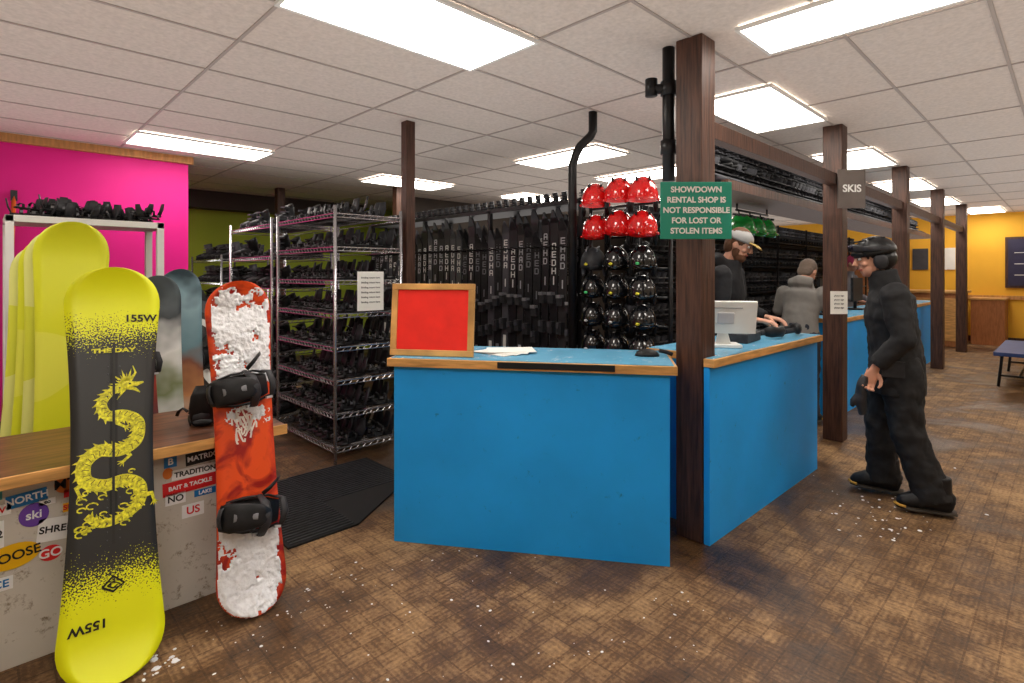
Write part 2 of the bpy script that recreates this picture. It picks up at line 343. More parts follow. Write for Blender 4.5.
def dragon_board_mat(L):
    m=bpy.data.materials.new('yellow_black_speckle_topsheet'); m.use_nodes=True; nt=m.node_tree; N=nt.nodes.new; Lk=nt.links.new; b=nt.nodes['Principled BSDF']
    tc=N('ShaderNodeTexCoord'); sp=N('ShaderNodeSeparateXYZ'); Lk(tc.outputs['Object'],sp.inputs[0])
    def mt(op,a,bv=None):
        q=N('ShaderNodeMath'); q.operation=op
        for i,x_ in enumerate((a,bv)):
            if x_ is None: continue
            if isinstance(x_,(int,float)): q.inputs[i].default_value=x_
            else: Lk(x_,q.inputs[i])
        return q.outputs[0]
    d=mt('SUBTRACT',.30*L,mt('ABSOLUTE',mt('SUBTRACT',sp.outputs[1],.525*L)))
    n1=N('ShaderNodeTexNoise'); n1.inputs['Scale'].default_value=170; n1.inputs['Detail'].default_value=2; Lk(tc.outputs['Object'],n1.inputs['Vector'])
    n3=N('ShaderNodeTexNoise'); n3.inputs['Scale'].default_value=9; n3.inputs['Detail'].default_value=3; Lk(tc.outputs['Object'],n3.inputs['Vector'])
    v=mt('ADD',mt('ADD',mt('MULTIPLY',d,7.0),mt('MULTIPLY',mt('SUBTRACT',n1.outputs['Fac'],.5),3.2)),mt('MULTIPLY',mt('SUBTRACT',n3.outputs['Fac'],.5),.8))
    f=mt('GREATER_THAN',v,0.0)
    mx=N('ShaderNodeMix'); mx.data_type='RGBA'; Lk(f,mx.inputs[0]); mx.inputs[6].default_value=(*lin((228,232,0)),1); mx.inputs[7].default_value=(*lin((38,38,38)),1)
    Lk(mx.outputs[2],b.inputs['Base Color']); b.inputs['Roughness'].default_value=.4
    return m
L1=1.575
m=MB(); hw,zz=board_mesh(m,L1,.335,.27,dragon_board_mat(L1))
dark=pm('board_ink',(22,22,22),.4); pc=pm('dragon_yellow_ink',(214,208,44),.4,var=.5,scale=110)
zt=.0125
def ribbon(m,pts,wid,mat,z=zt):
    vs=[];fs=[]
    for i,p in enumerate(pts):
        p=V(p); t=(V(pts[min(i+1,len(pts)-1)])-V(pts[max(0,i-1)])); t.normalize(); nn=V((-t.y,t.x)); w=wid[i] if isinstance(wid,list) else wid
        a=p+nn*w; b_=p-nn*w; vs+=[(a.x,a.y,z),(b_.x,b_.y,z)]
    for i in range(len(pts)-1): fs.append((2*i,2*i+1,2*i+3,2*i+2))
    m.add(vs,fs,mat)
m.bx(-.013,.013,.34*L1,.78*L1,zt-.001,zt+.0003,dark)
zd=.0136
# dragon: one long S-shaped coiling body, scaled, with back spikes, four clawed feet, horned head
key=[(-.085,.375),(-.04,.352),(.03,.358),(.085,.385),(.088,.425),(.04,.445),(-.03,.44),(-.088,.458),(-.092,.50),(-.045,.525),(.02,.52),(.075,.54),(.082,.585),(.035,.607),(-.02,.61),(-.04,.64),(-.012,.668),(.03,.678)]
pts=[]
for i in range(len(key)-1):
    p0,p1,p2,p3=[V((key[max(0,min(len(key)-1,j))][0],key[max(0,min(len(key)-1,j))][1]*L1)) for j in(i-1,i,i+1,i+2)]
    for s_ in range(9):
        t=s_/9; pts.append(.5*((2*p1)+(p2-p0)*t+(2*p0-5*p1+4*p2-p3)*t*t+(3*p1-p0-3*p2+p3)*t**3))
NP=len(pts); wid=[.005+.019*math.sin(math.pi*min(1,.04+.9*i/NP))**.55 for i in range(NP)]
ribbon(m,pts,wid,pc,zd)
for i in range(5,NP-3,3):
    p=pts[i]; t=(pts[i+1]-pts[i-1]).normalized(); nn=V((-t.y,t.x)); w_=wid[i]*.8
    ribbon(m,[p-nn*w_,p+t*.006,p+nn*w_*.2],.0011,dark,zd+.0004)
for i in range(3,NP-3,3):
    p=pts[i]; t=(pts[i+1]-pts[i-1]).normalized(); nn=V((-t.y,t.x))
    b0=p+nn*wid[i]*.8; L_=wid[i]+.013
    m.add([(*(b0+t*.008),zd+.0002),(*(b0-t*.008),zd+.0002),(*(p+nn*L_-t*.014),zd+.0002)],[(0,1,2)],pc)
for i0,sg_ in((30,-1),(62,1),(92,-1),(118,1)):
    p=pts[i0]; t=(pts[i0+1]-pts[i0-1]).normalized(); nn=V((-t.y,t.x))*sg_
    k1=p+nn*.035+t*.01; k2=k1+nn*.012-t*.028; ribbon(m,[p,k1,k2],[.011,.008,.005],pc,zd+.0005)
    for a in(-.9,-.3,.3,.9):
        dv=(k2-k1).normalized(); dv=V((dv.x*math.cos(a)-dv.y*math.sin(a),dv.x*math.sin(a)+dv.y*math.cos(a))); ribbon(m,[k2,k2+dv*.02],[.004,.0006],pc,zd+.0006)
for k in range(30):  # cloud curls around the tail
    cx=random.choice([random.uniform(-.115,-.03),random.uniform(.03,.115)]); cy=random.uniform(.335,.47)*L1; r_=random.uniform(.006,.012)
    ribbon(m,[(cx+r_*math.cos(a*.7)*1.6,cy+r_*math.sin(a*.7)) for a in range(8)],.0025,pc,zd+.0001)
hx_,hy_=.045,.684*L1
for a in range(12):
    ang=math.radians(60+a*16); ca,sa=math.cos(ang),math.sin(ang)
    m.add([(hx_-sa*.010,hy_+ca*.010,zd+.0009),(hx_+sa*.010,hy_-ca*.010,zd+.0009),(hx_+.062*ca*(1 if a%2 else .7),hy_+.07*sa*(1 if a%2 else .75),zd+.0009)],[(0,1,2)],pc)
m.ell((hx_,hy_,zd),(.026,.019,.002),pc,10,4); m.ell((hx_+.010,hy_+.005,zd+.002),(.005,.004,.001),dark,8,3)
ribbon(m,[(hx_+.005,hy_+.004),(hx_+.035,hy_+.002),(hx_+.058,hy_+.008)],[.012,.009,.003],pc,zd+.0007)
ribbon(m,[(hx_+.003,hy_-.01),(hx_+.03,hy_-.02),(hx_+.045,hy_-.034)],[.008,.006,.002],pc,zd+.0007)
ribbon(m,[(hx_+.01,hy_+.015),(hx_+.03,hy_+.05),(hx_+.02,hy_+.08)],[.006,.004,.001],pc,zd+.0007)
m.bx(-.0045,.0045,.30*L1,.80*L1,zd+.001,zd+.0016,pm('insert_dark',(40,40,38),.5))
for k in range(6):
    for s_ in(-1,1): m.ell((s_*.02,.64*L1+k*.03 ,zd+.001),(.0035,.0035,.0015),dgrey,6,3); m.ell((s_*.02,.31*L1+k*.03 ,zd+.001),(.0035,.0035,.0015),dgrey,6,3)
P0=V((.350,2.475,0.0)); Pt=V((.415,2.905,1.50))
Mb=frameY(P0,Pt-P0,(1,0,0))
b1=m.obj('yellow_snowboard',M=Mb)
def onboard(x,y,rot=0,z=.0135): return Mb@Matrix.Translation((x,y,z))@Matrix.Rotation(rot,4,'Z')
text('155W',.042,onboard(.095,1.36,0,.0125),dark,b1,'size_text',bold=.0012,sx=1.1)
text('155W',.042,onboard(-.075,.205,math.pi,.0125),dark,b1,'size_text',bold=.0012,sx=1.1)
text('THE DAY',.024,onboard(0,1.225),pc,b1,'name_text',bold=.001,sx=1.5)
mt_=MB()
ribbon(mt_,[(-.034,0),(0,.032),(.034,0),(0,-.022),(-.034,0)],.004,dark,0); ribbon(mt_,[(-.018,.002),(0,.012),(.018,.002),(0,-.01),(-.018,.002)],.003,dark,0)
o=mt_.obj('mountain_logo'); o.parent=b1; o.matrix_basis=Matrix.Translation((0,.325,.0135))
def orange_mat():
    m=bpy.data.materials.new('orange_red_topsheet'); m.use_nodes=True; nt=m.node_tree; b=nt.nodes['Principled BSDF']
    tc=nt.nodes.new('ShaderNodeTexCoord'); w=nt.nodes.new('ShaderNodeTexNoise'); w.inputs['Scale'].default_value=7; w.inputs['Detail'].default_value=4; w.inputs['Distortion'].default_value=1.5
    r=nt.nodes.new('ShaderNodeValToRGB'); r.color_ramp.elements[0].position=.38; r.color_ramp.elements[1].position=.55
    r.color_ramp.elements[0].color=(*lin((150,14,12)),1); r.color_ramp.elements[1].color=(*lin((228,78,22)),1)
    nt.links.new(tc.outputs['Object'],w.inputs['Vector']); nt.links.new(w.outputs['Fac'],r.inputs[0]); nt.links.new(r.outputs[0],b.inputs['Base Color']); b.inputs['Roughness'].default_value=.35
    return m
L2=1.49; m=MB(); hw2,zz2=board_mesh(m,L2,.295,.255,orange_mat())
whiteink=pm('white_ink',(235,225,215),.4,var=.05)
for k in range(20):
    a=random.uniform(0,6.28); cx=.045*math.cos(a)*random.random(); cy=.545*L2+random.uniform(-.06,.06)
    ribbon(m,[(cx+.05*math.cos(a+q*.5)*(.4+.1*q)*.5,cy+.03*math.sin(a*2+q*.8)) for q in range(6)],.004,whiteink,zt)
def binding_big(folded=True):
    m=MB()
    m.loft([(-.12,0,.02),(-.06,0,.02),(.05,0,.02),(.12,0,.02)],[(.05,.012),(.07,.014),(.07,.014),(.05,.012)],black,12,ref=(0,1,0))
    m.ell((0,0,.03),(.05,.05,.012),black2,12,5)
    for s_ in(-1,1): m.loft([(-.13,s_*.06,.03),(-.05,s_*.078,.045),(.06,s_*.078,.03),(.12,s_*.06,.02)],[(.018,.006),(.022,.006),(.014,.006),(.01,.006)],black,8,ref=(0,0,1))
    m.loft([(-.13,-.06,.06),(-.165,-.035,.075),(-.172,0,.08),(-.165,.035,.075),(-.13,.06,.06)],[(.02,.007)]*5,black2,8,ref=(0,0,1))
    if folded: m.loft([(-.165,0,.07),(-.13,0,.11),(-.07,0,.135),(.0,0,.14),(.04,0,.135)],[(.055,.008),(.065,.012),(.062,.012),(.05,.01),(.025,.006)],black,12,ref=(0,1,0)); m.loft([(-.12,0,.125),(-.02,0,.15)],[(.02,.004),(.014,.004)],grey,8,ref=(0,1,0))
    else: m.loft([(-.15,0,.06),(-.17,0,.13),(-.18,0,.2),(-.17,0,.26)],[(.06,.01),(.065,.012),(.055,.012),(.03,.008)],black,12,ref=(0,1,0))
    m.loft([(.01,-.085,.04),(.02,-.095,.09),(.025,-.04,.13),(.02,.0,.14),(.02,.05,.12),(.01,.085,.06)],[(.016,.005),(.02,.006),(.026,.008),(.028,.008),(.022,.007),(.014,.005)],black2,8,ref=(1,0,0))
    m.loft([(.1,-.07,.03),(.125,-.06,.06),(.13,0,.085),(.125,.06,.06),(.1,.07,.03)],[(.012,.004),(.015,.006),(.018,.008),(.015,.006),(.012,.004)],black2,8,ref=(1,0,0))
    m.box((.01,-.092,.065),(.035,.014,.03),lgrey); m.box((.11,-.07,.05),(.028,.012,.026),lgrey)
    m.loft([(.02,.09,.07),(.05,.12,.09),(.09,.15,.06),(.11,.16,.03)],[(.01,.003)]*4,black,6)
    return m
bb=binding_big(); bb2=binding_big(False)
m.merge(bb,T(-.01,.98,.012,math.radians(6),s=.93)); m.merge(bb,T(.01,.42,.012,math.radians(-8),s=.93))
def snowpatch(m,cx,cy,rx,ry,seed,hmax=.03,hwf=None,L=None,bias=1.0):
    st=.0042; nx=int(2*rx/st); ny=int(2*ry/st); vs=[];fs=[];idx={}
    for i in range(nx+1):
        for j in range(ny+1):
            x_=-1+2*i/nx; y_=-1+2*j/ny
            X=cx+x_*rx; Y=cy+y_*ry
            h=bias-(x_*x_)**2-(y_*y_)**1.5+1.3*noise.noise(V((X*12+seed,Y*10,seed)))+1.0*noise.noise(V((X*34,Y*34,seed)))+.8*noise.noise(V((X*90,Y*90,seed)))
            e_=1.0
            if hwf:
                e_=(hwf((Y-L/2)/(L/2))-abs(X))/.02
                if e_<.1: continue
            if h>.1:
                idx[i,j]=len(vs); vs.append((X,Y,.0105+(zz2((Y-L/2)/(L/2)) if L else 0)+hmax*min(1,e_)*min(1,(h-.1)*1.2)**.7*(.55+.25*noise.noise(V((X*14,Y*14,seed+3)))+.18*noise.noise(V((X*60,Y*60,seed+9))))))
    for i in range(nx):
        for j in range(ny):
            q=[(i,j),(i+1,j),(i+1,j+1),(i,j+1)]
            if all(k in idx for k in q): fs.append(tuple(idx[k] for k in q))
    m.add(vs,fs,snow,None,True)
snowpatch(m,0.01,1.25,.135,.21,1.3,.024,hw2,L2,1.15); snowpatch(m,.0,1.07,.13,.08,4.3,.022,hw2,L2,.8)
snowpatch(m,-.02,.19,.14,.22,7.7,.026,hw2,L2,1.3); snowpatch(m,-.05,.38,.11,.1,9.2,.022,hw2,L2,.8); snowpatch(m,.03,.86,.12,.05,12.2,.015,hw2,L2,.6)
Q0=V((.868,2.535,0)); Q1=V((.90,2.855,1.455))
Mo=frameY(Q0,Q1-Q0,(1,0,0)); m.obj('orange_snowboard',M=Mo)
def topsheet(name,cols,sc=3,dist=1.0,st=(1,1,1)):
    m=bpy.data.materials.new(name); m.use_nodes=True; nt=m.node_tree; b=nt.nodes['Principled BSDF']
    tc=nt.nodes.new('ShaderNodeTexCoord'); mp=nt.nodes.new('ShaderNodeMapping'); mp.inputs['Scale'].default_value=st; w=nt.nodes.new('ShaderNodeTexNoise'); w.inputs['Scale'].default_value=sc; w.inputs['Distortion'].default_value=dist; w.inputs['Detail'].default_value=1
    r=nt.nodes.new('ShaderNodeValToRGB'); r.color_ramp.interpolation='CONSTANT'; e=r.color_ramp.elements; k=len(cols)
    while len(e)<k: e.new(.5)
    for i,cc in enumerate(cols): e[i].position=0 if i==0 else .36+.28*(i-1)/max(1,k-2+1e-6) if k>2 else .55; e[i].color=(*lin(cc),1)
    nt.links.new(tc.outputs['Object'],mp.inputs[0]); nt.links.new(mp.outputs[0],w.inputs['Vector']); nt.links.new(w.outputs['Fac'],r.inputs[0]); nt.links.new(r.outputs[0],b.inputs['Base Color']); b.inputs['Roughness'].default_value=.35
    return m
def bands(name,cols,L):
    m=bpy.data.materials.new(name); m.use_nodes=True; nt=m.node_tree; b=nt.nodes['Principled BSDF']
    tc=nt.nodes.new('ShaderNodeTexCoord'); sp=nt.nodes.new('ShaderNodeSeparateXYZ'); n_=nt.nodes.new('ShaderNodeTexNoise'); n_.inputs['Scale'].default_value=6
    a=nt.nodes.new('ShaderNodeMath'); a.operation='MULTIPLY_ADD'; a.inputs[1].default_value=1/L; s_=nt.nodes.new('ShaderNodeMath'); s_.operation='MULTIPLY_ADD'; s_.inputs[1].default_value=.3; s_.inputs[2].default_value=-.15
    r=nt.nodes.new('ShaderNodeValToRGB'); e=r.color_ramp.elements
    while len(e)<len(cols): e.new(.5)
    for i,(p_,cc) in enumerate(cols): e[i].position=p_; e[i].color=(*lin(cc),1)
    l=nt.links.new; l(tc.outputs['Object'],sp.inputs[0]); l(tc.outputs['Object'],n_.inputs['Vector']); l(n_.outputs['Fac'],s_.inputs[0]); l(sp.outputs[1],a.inputs[0]); l(s_.outputs[0],a.inputs[2]); l(a.outputs[0],r.inputs[0]); l(r.outputs[0],b.inputs['Base Color']); b.inputs['Roughness'].default_value=.35
    return m
lime=topsheet('lime_topsheet',[(216,220,40),(224,226,80)],1.1); lime2=topsheet('pale_lime_topsheet',[(224,226,130),(214,218,60)],1.0)
dk=bands('dark_topsheet',[(0,(30,30,34)),(.4,(50,50,54)),(.6,(170,60,40)),(.7,(40,40,44)),(1,(28,28,32))],1.5)
wh=bands('white_topsheet',[(0,(220,220,218)),(.4,(225,225,222)),(.55,(120,130,90)),(.7,(225,225,222)),(.85,(50,56,60)),(1,(90,100,104))],1.5)
tealt=bands('blue_grey_topsheet',[(0,(40,44,48)),(.3,(205,205,200)),(.5,(190,130,80)),(.62,(120,70,50)),(.72,(96,130,140)),(.9,(130,160,170)),(1,(60,80,90))],1.5)
gr=topsheet('grey_topsheet',[(70,75,80),(30,30,30),(220,220,215)],7)
def stock(x0,y0,x1,y1,z1,L,w,mat,z0=0,bind=False):
    mm=MB(); board_mesh(mm,L,w,w*.86,mat); 
    if bind: mm.merge(bb,T(0,L*.66,.012,0,s=.9)); mm.merge(bb,T(0,L*.34,.012,0,s=.9))
    dx=x1-x0; dy=y1-y0; dz=math.sqrt(L*L-dx*dx-dy*dy)
    mm.obj('rental_snowboard',M=frameY((x0,y0,z0),(dx,dy,dz),(1,0,0)))
stock(.30,3.46,.345,3.62,0,1.77,.31,lime)
stock(.25,3.56,.32,3.73,0,1.74,.31,lime2)
stock(.20,3.65,.30,3.83,0,1.71,.30,lime)
stock(.155,3.74,.27,3.93,0,1.67,.30,lime2)
stock(.66,3.62,.60,3.80,0,1.5,.25,dk,bind=True)
stock(.80,3.72,.78,3.95,0,1.5,.25,wh)
stock(.93,3.78,.91,4.0,0,1.54,.25,tealt)
stock(1.04,3.9,.98,4.15,0,1.45,.25,gr,bind=True)
r=MB()
for x_ in(.12,.86):
    for y_ in(4.25,4.6): r.bx(x_-.02,x_+.02,y_-.02,y_+.02,0,1.84,white)
for z_ in(.3,1.82): r.bx(.1,.88,4.23,4.62,z_-.02,z_+.02,white)
r.obj('white_board_rack',bevel=.003,origin=(.5,4.4,0))
tb=t_binding(); r=MB()
for i in range(44):
    r.merge(tb,T(random.uniform(.17,.81),random.uniform(4.28,4.55),1.842+.018*(i%3),random.uniform(-3,3),ry=random.uniform(-.1,.1),s=.5))
r.obj('binding_pile')
r=MB().merge(bb2,T(.80,3.02,.762,math.radians(70),s=.8)); r.obj('snowboard_binding')
MB().loft([(.15,6.78,.0),(.235,7.08,2.3)],[.022,.018],pm('orange_lacquer',(210,95,40),.4),8).box((.15,6.78,.06),(.06,.03,.12),black2).box((.232,7.07,2.25),(.05,.03,.1),black2).obj('orange_pole')
# ---------- wire shelving
tboot=t_boot(); tboot2=t_boot(black2,black,dgrey,.24); tboot3=t_boot(black2,dgrey,grey,.3)
def wire_rack(x0,x1,y0,y1,top,ns,name='wire_shelf_rack'):
    r=MB()
    for x_ in(x0,x1):
        for y_ in(y0,y1): r.rod((x_,y_,0),(x_,y_,top+.06),.014,chrome,8)
    zs=[.12+(top-.12)*i/(ns-1) for i in range(ns)]
    for z_ in zs:
        for dz in(0,-.03):
            r.rod((x0,y0,z_+dz),(x1,y0,z_+dz),.005,chrome,5); r.rod((x0,y1,z_+dz),(x1,y1,z_+dz),.005,chrome,5)
            r.rod((x0,y0,z_+dz),(x0,y1,z_+dz),.005,chrome,5); r.rod((x1,y0,z_+dz),(x1,y1,z_+dz),.005,chrome,5)
        k=y0+.04
        while k<y1: r.rod((x0,k,z_),(x1,k,z_),.003,chrome,4); k+=.04
        k=0
        while y0+k<y1:
            r.rod((x0,y0+k,z_-.03),(x0,y0+k+.03,z_),.003,chrome,4); k+=.06
        k=0
        while x0+k<x1:
            r.rod((x0+k,y0,z_-.03),(x0+k+.03,y0,z_),.003,chrome,4); k+=.06
    r.obj(name,origin=((x0+x1)/2,(y0+y1)/2,0)); return zs
def fill(zs,x0,x1,y0,y1,name,items,sp=.13,face=math.pi,sc=.75):
    b_=MB()
    for z_ in zs:
        y_=y0+.08
        while y_<y1-.06:
            for xx in (x0+.16,x1-.16):
                if random.random()<.93: b_.merge(random.choice(items),T(xx+random.uniform(-.02,.02),y_,z_+.004,face+random.uniform(-.35,.35),s=sc*random.uniform(.9,1.05)))
            y_+=sp
    b_.obj(name)
zs=wire_rack(2.0,2.6,4.05,5.2,1.98,8)
fill(zs[:7],2.0,2.6,4.05,5.2,'snowboard_bindings_stock',[tb],.105,sc=.9)
fill([zs[7]],2.0,2.6,4.05,5.2,'snowboard_bindings_stock',[tb],.09,sc=.8)
zs=wire_rack(2.0,2.6,5.35,6.55,1.98,7)
fill(zs,2.0,2.6,5.35,6.55,'snowboard_bindings_stock',[tb,tboot2],.13,sc=.85)
zs=wire_rack(2.3,2.9,7.9,9.3,1.7,6)
fill(zs,2.3,2.9,7.9,9.3,'boot_stock',[tboot,tboot2,tboot3],.13,sc=.8)
# ---------- ski rack
skb=pm('ski_black',(26,26,29),.35,var=.2)
skis=[t_ski(skb,1.72,lgrey,.8),t_ski(pm('ski_grey',(70,70,76),.35,var=.2),1.66,white,.8,.25),t_ski(skb,1.75,white,.74),t_ski(black,1.6,grey,.84),t_ski(skb,1.7,white,.7),t_ski(pm('ski_graphite',(44,42,44),.35),1.62,lgrey,.8)]
r=MB()
for y_ in(3.15,4.4,5.6,6.85):
    for x_ in(3.95,4.35): r.bx(x_-.02,x_+.02,y_-.02,y_+.02,0,2.2,blackmetal)
for x_ in(3.95,4.35):
    for z_ in(.25,1.1,2.16): r.bx(x_-.015,x_+.015,3.13,6.87,z_,z_+.03,blackmetal)
for z_ in(.2,2.16): r.bx(3.93,4.37,3.13,6.87,z_-.01,z_+.01,blackmetal)
y_=3.2; 
while y_<6.8: r.rod((3.93,y_-.05,1.74),(3.75,y_-.05,1.76),.008,blackmetal,6); y_+=.105
r.obj('ski_storage_rack',origin=(4.15,5,0))
r=MB(); y_=3.2
while y_<6.8:
    r.merge(random.choice(skis),T(3.86,y_,.3+random.uniform(0,.1),-math.pi/2+random.uniform(-.1,.1),rx=-.02)); 
    r.merge(random.choice(skis),T(4.12,y_+.03,.36+random.uniform(0,.1),-math.pi/2)); y_+=.11
r.obj('rental_skis')
r=MB(); y_=3.3
while y_<6.8: r.merge(tboot,T(4.15,y_,2.172,math.pi+random.uniform(-.1,.1),s=.5)); y_+=.12
r.obj('boot_stock')
# ---------- helmet rack
hb=t_helmet(glossb); hr=t_helmet(redc); hg=t_helmet(greenc); hk=t_helmet(black2,grey)
r=MB()
hx=3.72
for y_ in(2.2,2.98): r.rod((hx+.15,y_,0),(hx+.15,y_,2.2),.018,blackmetal)
rows=[.45,.68,.91,1.14,1.37,1.60]; rrows=[1.87,2.13]
for z_ in rows+rrows:
    r.rod((hx+.15,2.2,z_-.06),(hx+.15,2.98,z_-.06),.012,blackmetal)
    for k in range(3): r.rod((hx+.15,2.34+.245*k,z_-.06),(hx,2.34+.245*k,z_+.02),.01,blackmetal,6)
r.obj('helmet_display_rack',origin=(hx+.15,2.6,0))
q=MB(); q2=MB()
for z_ in rows:
    for k in range(3): q.merge(random.choice([hb,hk,hb]),T(hx-.02,2.34+.245*k+random.uniform(-.01,.01),z_-.02,math.pi+.5,ry=.25,s=.98))
for z_ in rrows:
    for k in range(3): q2.merge(hr,T(hx-.04,2.33+.225*k+random.uniform(-.01,.01),z_-.04+(.02 if k%2 else 0),math.pi+.6,ry=.25,s=1.1))
for k in range(3):
    for z_ in rows[1:]: q.ell((hx-.165,2.30+.245*k,z_-.02),(.006,.02,.012),random.choice([pm('logo_yellow',(220,210,60)),lgrey,pm('logo_green',(80,200,120))]),8,4)
q.obj('black_ski_helmets'); q2.obj('red_ski_helmets')
r=MB(); r.rod((5.4,2.35,2.14),(6.2,2.35,2.14),.012,blackmetal); q=MB()
for k in range(3): q.merge(hg,T(5.45+.27*k,2.33,1.93,math.radians(-110),ry=.2,s=1.15)); r.rod((5.45+.27*k,2.35,2.14),(5.45+.27*k,2.33,2.06),.008,blackmetal,6)
for x_ in (5.42,6.18): r.rod((x_,2.35,2.14),(x_,2.35,2.2),.01,blackmetal,6)
r.obj('helmet_hanging_rail'); q.obj('green_ski_helmets')
# overhead boot shelf
r=MB(); r.bx(4.4,13.5,1.98,2.04,2.2,2.28,darkwood).bx(4.4,13.5,2.04,2.5,2.2,2.23,darkwood)
for x_ in(4.72,8.28,10.9,13.4): r.bx(x_-.03,x_+.03,2.44,2.5,2.23,H,darkwood)
r.obj('overhead_shelf')
mb1=pm('matte_boot_black',(22,22,24),.75,spec=.15); mb2=pm('matte_boot_grey',(44,44,48),.75,spec=.15)
tm1=t_boot(mb1,mb2,mb2); tm2=t_boot(mb2,mb1,mb1,.24)
r=MB(); x_=4.5
while x_<13.3:
    for yy in(2.18,2.36): r.merge(random.choice([tm1,tm2]),T(x_,yy,2.23,-math.pi/2+random.uniform(-.2,.2),s=1.0))
    r.merge(tm1,T(x_+.05,2.3,2.48,-math.pi/2+random.uniform(-.8,.8),s=.85))
    x_+=.115
r.obj('boot_stock')
def boot_rack(x0,x1,y0,y1,zsn):
    r=MB()
    k=x0
    while k<=x1+.01:
        for y_ in(y0,y1): r.rod((k,y_,0),(k,y_,2.2),.016,blackmetal)
        k+=1.2
    for z_ in zsn:
        for y_ in(y0,y1,(y0+y1)/2): r.rod((x0,y_,z_),(x1,y_,z_),.01,blackmetal,6)
    r.bx(x0,x1,y1+.01,y1+.03,0,2.2,darkwall)
    r.obj('boot_storage_rack',origin=((x0+x1)/2,(y0+y1)/2,0))
    b_=MB()
    for z_ in zsn:
        k=x0+.1
        while k<x1-.05:
            b_.merge(random.choice([tboot,tboot2,tboot,tboot3]),T(k,y0+.16,z_+.01,-math.pi/2+random.uniform(-.12,.12),s=.9)); k+=.125
    b_.obj('boot_stock')
boot_rack(4.7,13.1,3.0,3.4,[.2,.55,.9,1.25,1.6,1.95])
# ---------- pipes
def pipe(name,pts,r_,mat=blackmetal):
    MB().loft(pts,[r_]*len(pts),mat,12).obj(name)
pipe('black_conduit_pipe',[(3.634,2.777,H),(3.634,2.777,2.68),(3.62,2.79,2.64),(3.57,2.86,2.56),(3.55,2.885,2.5),(3.53,2.91,2.4),(3.53,2.91,0)],.036)
p=MB(); p.rod((2.93,1.68,2.05),(2.93,1.68,H),.036,blackmetal,14)
for z_ in(2.25,2.6): p.rod((2.93,1.68,z_-.04),(2.93,1.68,z_+.04),.047,blackmetal,14)
p.rod((2.93,1.68,2.6),(2.87,1.76,2.6),.03,blackmetal,12); p.rod((2.87,1.76,2.56),(2.87,1.76,2.66),.036,blackmetal,12)
p.obj('black_vent_pipe')
# ---------- signs
F=V((.697,.717,0)); R=V((.717,-.697,0))
sg=pm('green_sign',(20,135,112),.4,var=.04)
sc_=V((2.79,1.435,1.845)); Ms=frame(sc_,R,(0,0,1))
m=MB().bx(-.193,.193,-.155,.155,-.006,.006,sg)
sign=m.obj('notice_sign',M=Ms,bevel=.002)
br=MB().box((0,0,-.03),(.05,.2,.05),darkwood).obj('mount_block',parent=sign)
for i,t_ in enumerate(['SHOWDOWN','RENTAL SHOP IS','NOT RESPONSIBLE','FOR LOST OR','STOLEN ITEMS']):
    text(t_,.043,Ms@Matrix.Translation((0,.112-.056*i,.008)),white,sign,'sign_text',bold=.0012)
m=MB().bx(-.12,.12,-.17,.17,-.008,.008,pm('grey_brown_sign',(95,85,80),.5)); Mk=frame((5.50,1.37,2.25),R,(0,0,1)); s2=m.obj('skis_sign',M=Mk,bevel=.002)
text('SKIS',.09,Mk@Matrix.Translation((0,0,.01)),white,s2,'sign_text',bold=.002)
m=MB().bx(-.075,.075,-.1,.1,-.001,.001,paperm); Mk=frame((5.38,1.435,1.25),R,(0,0,1)); s3=m.obj('paper_notice',M=Mk)
for i in range(4): text('please sign',.02,Mk@Matrix.Translation((0,.06-.035*i,.002)),black,s3,'notice_text')
m=MB().bx(-.12,.12,-.16,.16,-.001,.001,paperm); Mk=frame((2.3,4.03,1.36),(1,0,0),(0,0,1)); s3=m.obj('paper_notice',M=Mk)
for i in range(6): text('binding return here',.022,Mk@Matrix.Translation((0,.11-.04*i,.002)),black,s3,'notice_text')
# red framed board
L0=.49; Mf=frame(A-u*.045+n*.055+V((0,0,1.036)),u,(0,0,1))@Matrix.Rotation(-.1,4,'X')
m=MB(); w_=.035
m.bx(0,L0,0,w_,-.012,.012,edgewood).bx(0,L0,.41-w_,.41,-.012,.012,edgewood).bx(0,w_,w_,.41-w_,-.012,.012,edgewood).bx(L0-w_,L0,w_,.41-w_,-.012,.012,edgewood)
m.bx(w_,L0-w_,w_,.41-w_,-.006,.003,pm('red_felt',(240,40,28),.7,var=.08))
m.bx(.05,.09,0.01,.3,-.05,-.012,edgewood)
m.obj('red_message_board',M=Mf,bevel=.003)
m=MB()
for k in range(4):
    p=A+u*(.55+.02*k)+n*(.28+.01*k); m.box((0,0,0),(.21,.28,.003),paperm,T(p.x,p.y,1.037+.0035*k,.3*k))
m.obj('paper_stack')
m=MB(); p=A+u*1.4+n*.3; m.ell((0,0,.0),(.07,.045,.04),black,12,6,M=T(p.x,p.y,1.035,-.9),zmin=0); m.loft([(.07,0,.03),(.11,.02,.02),(.14,.0,.01)],[.012]*3,black,6,M=T(p.x,p.y,1.035,-.9)); m.obj('barcode_scanner')
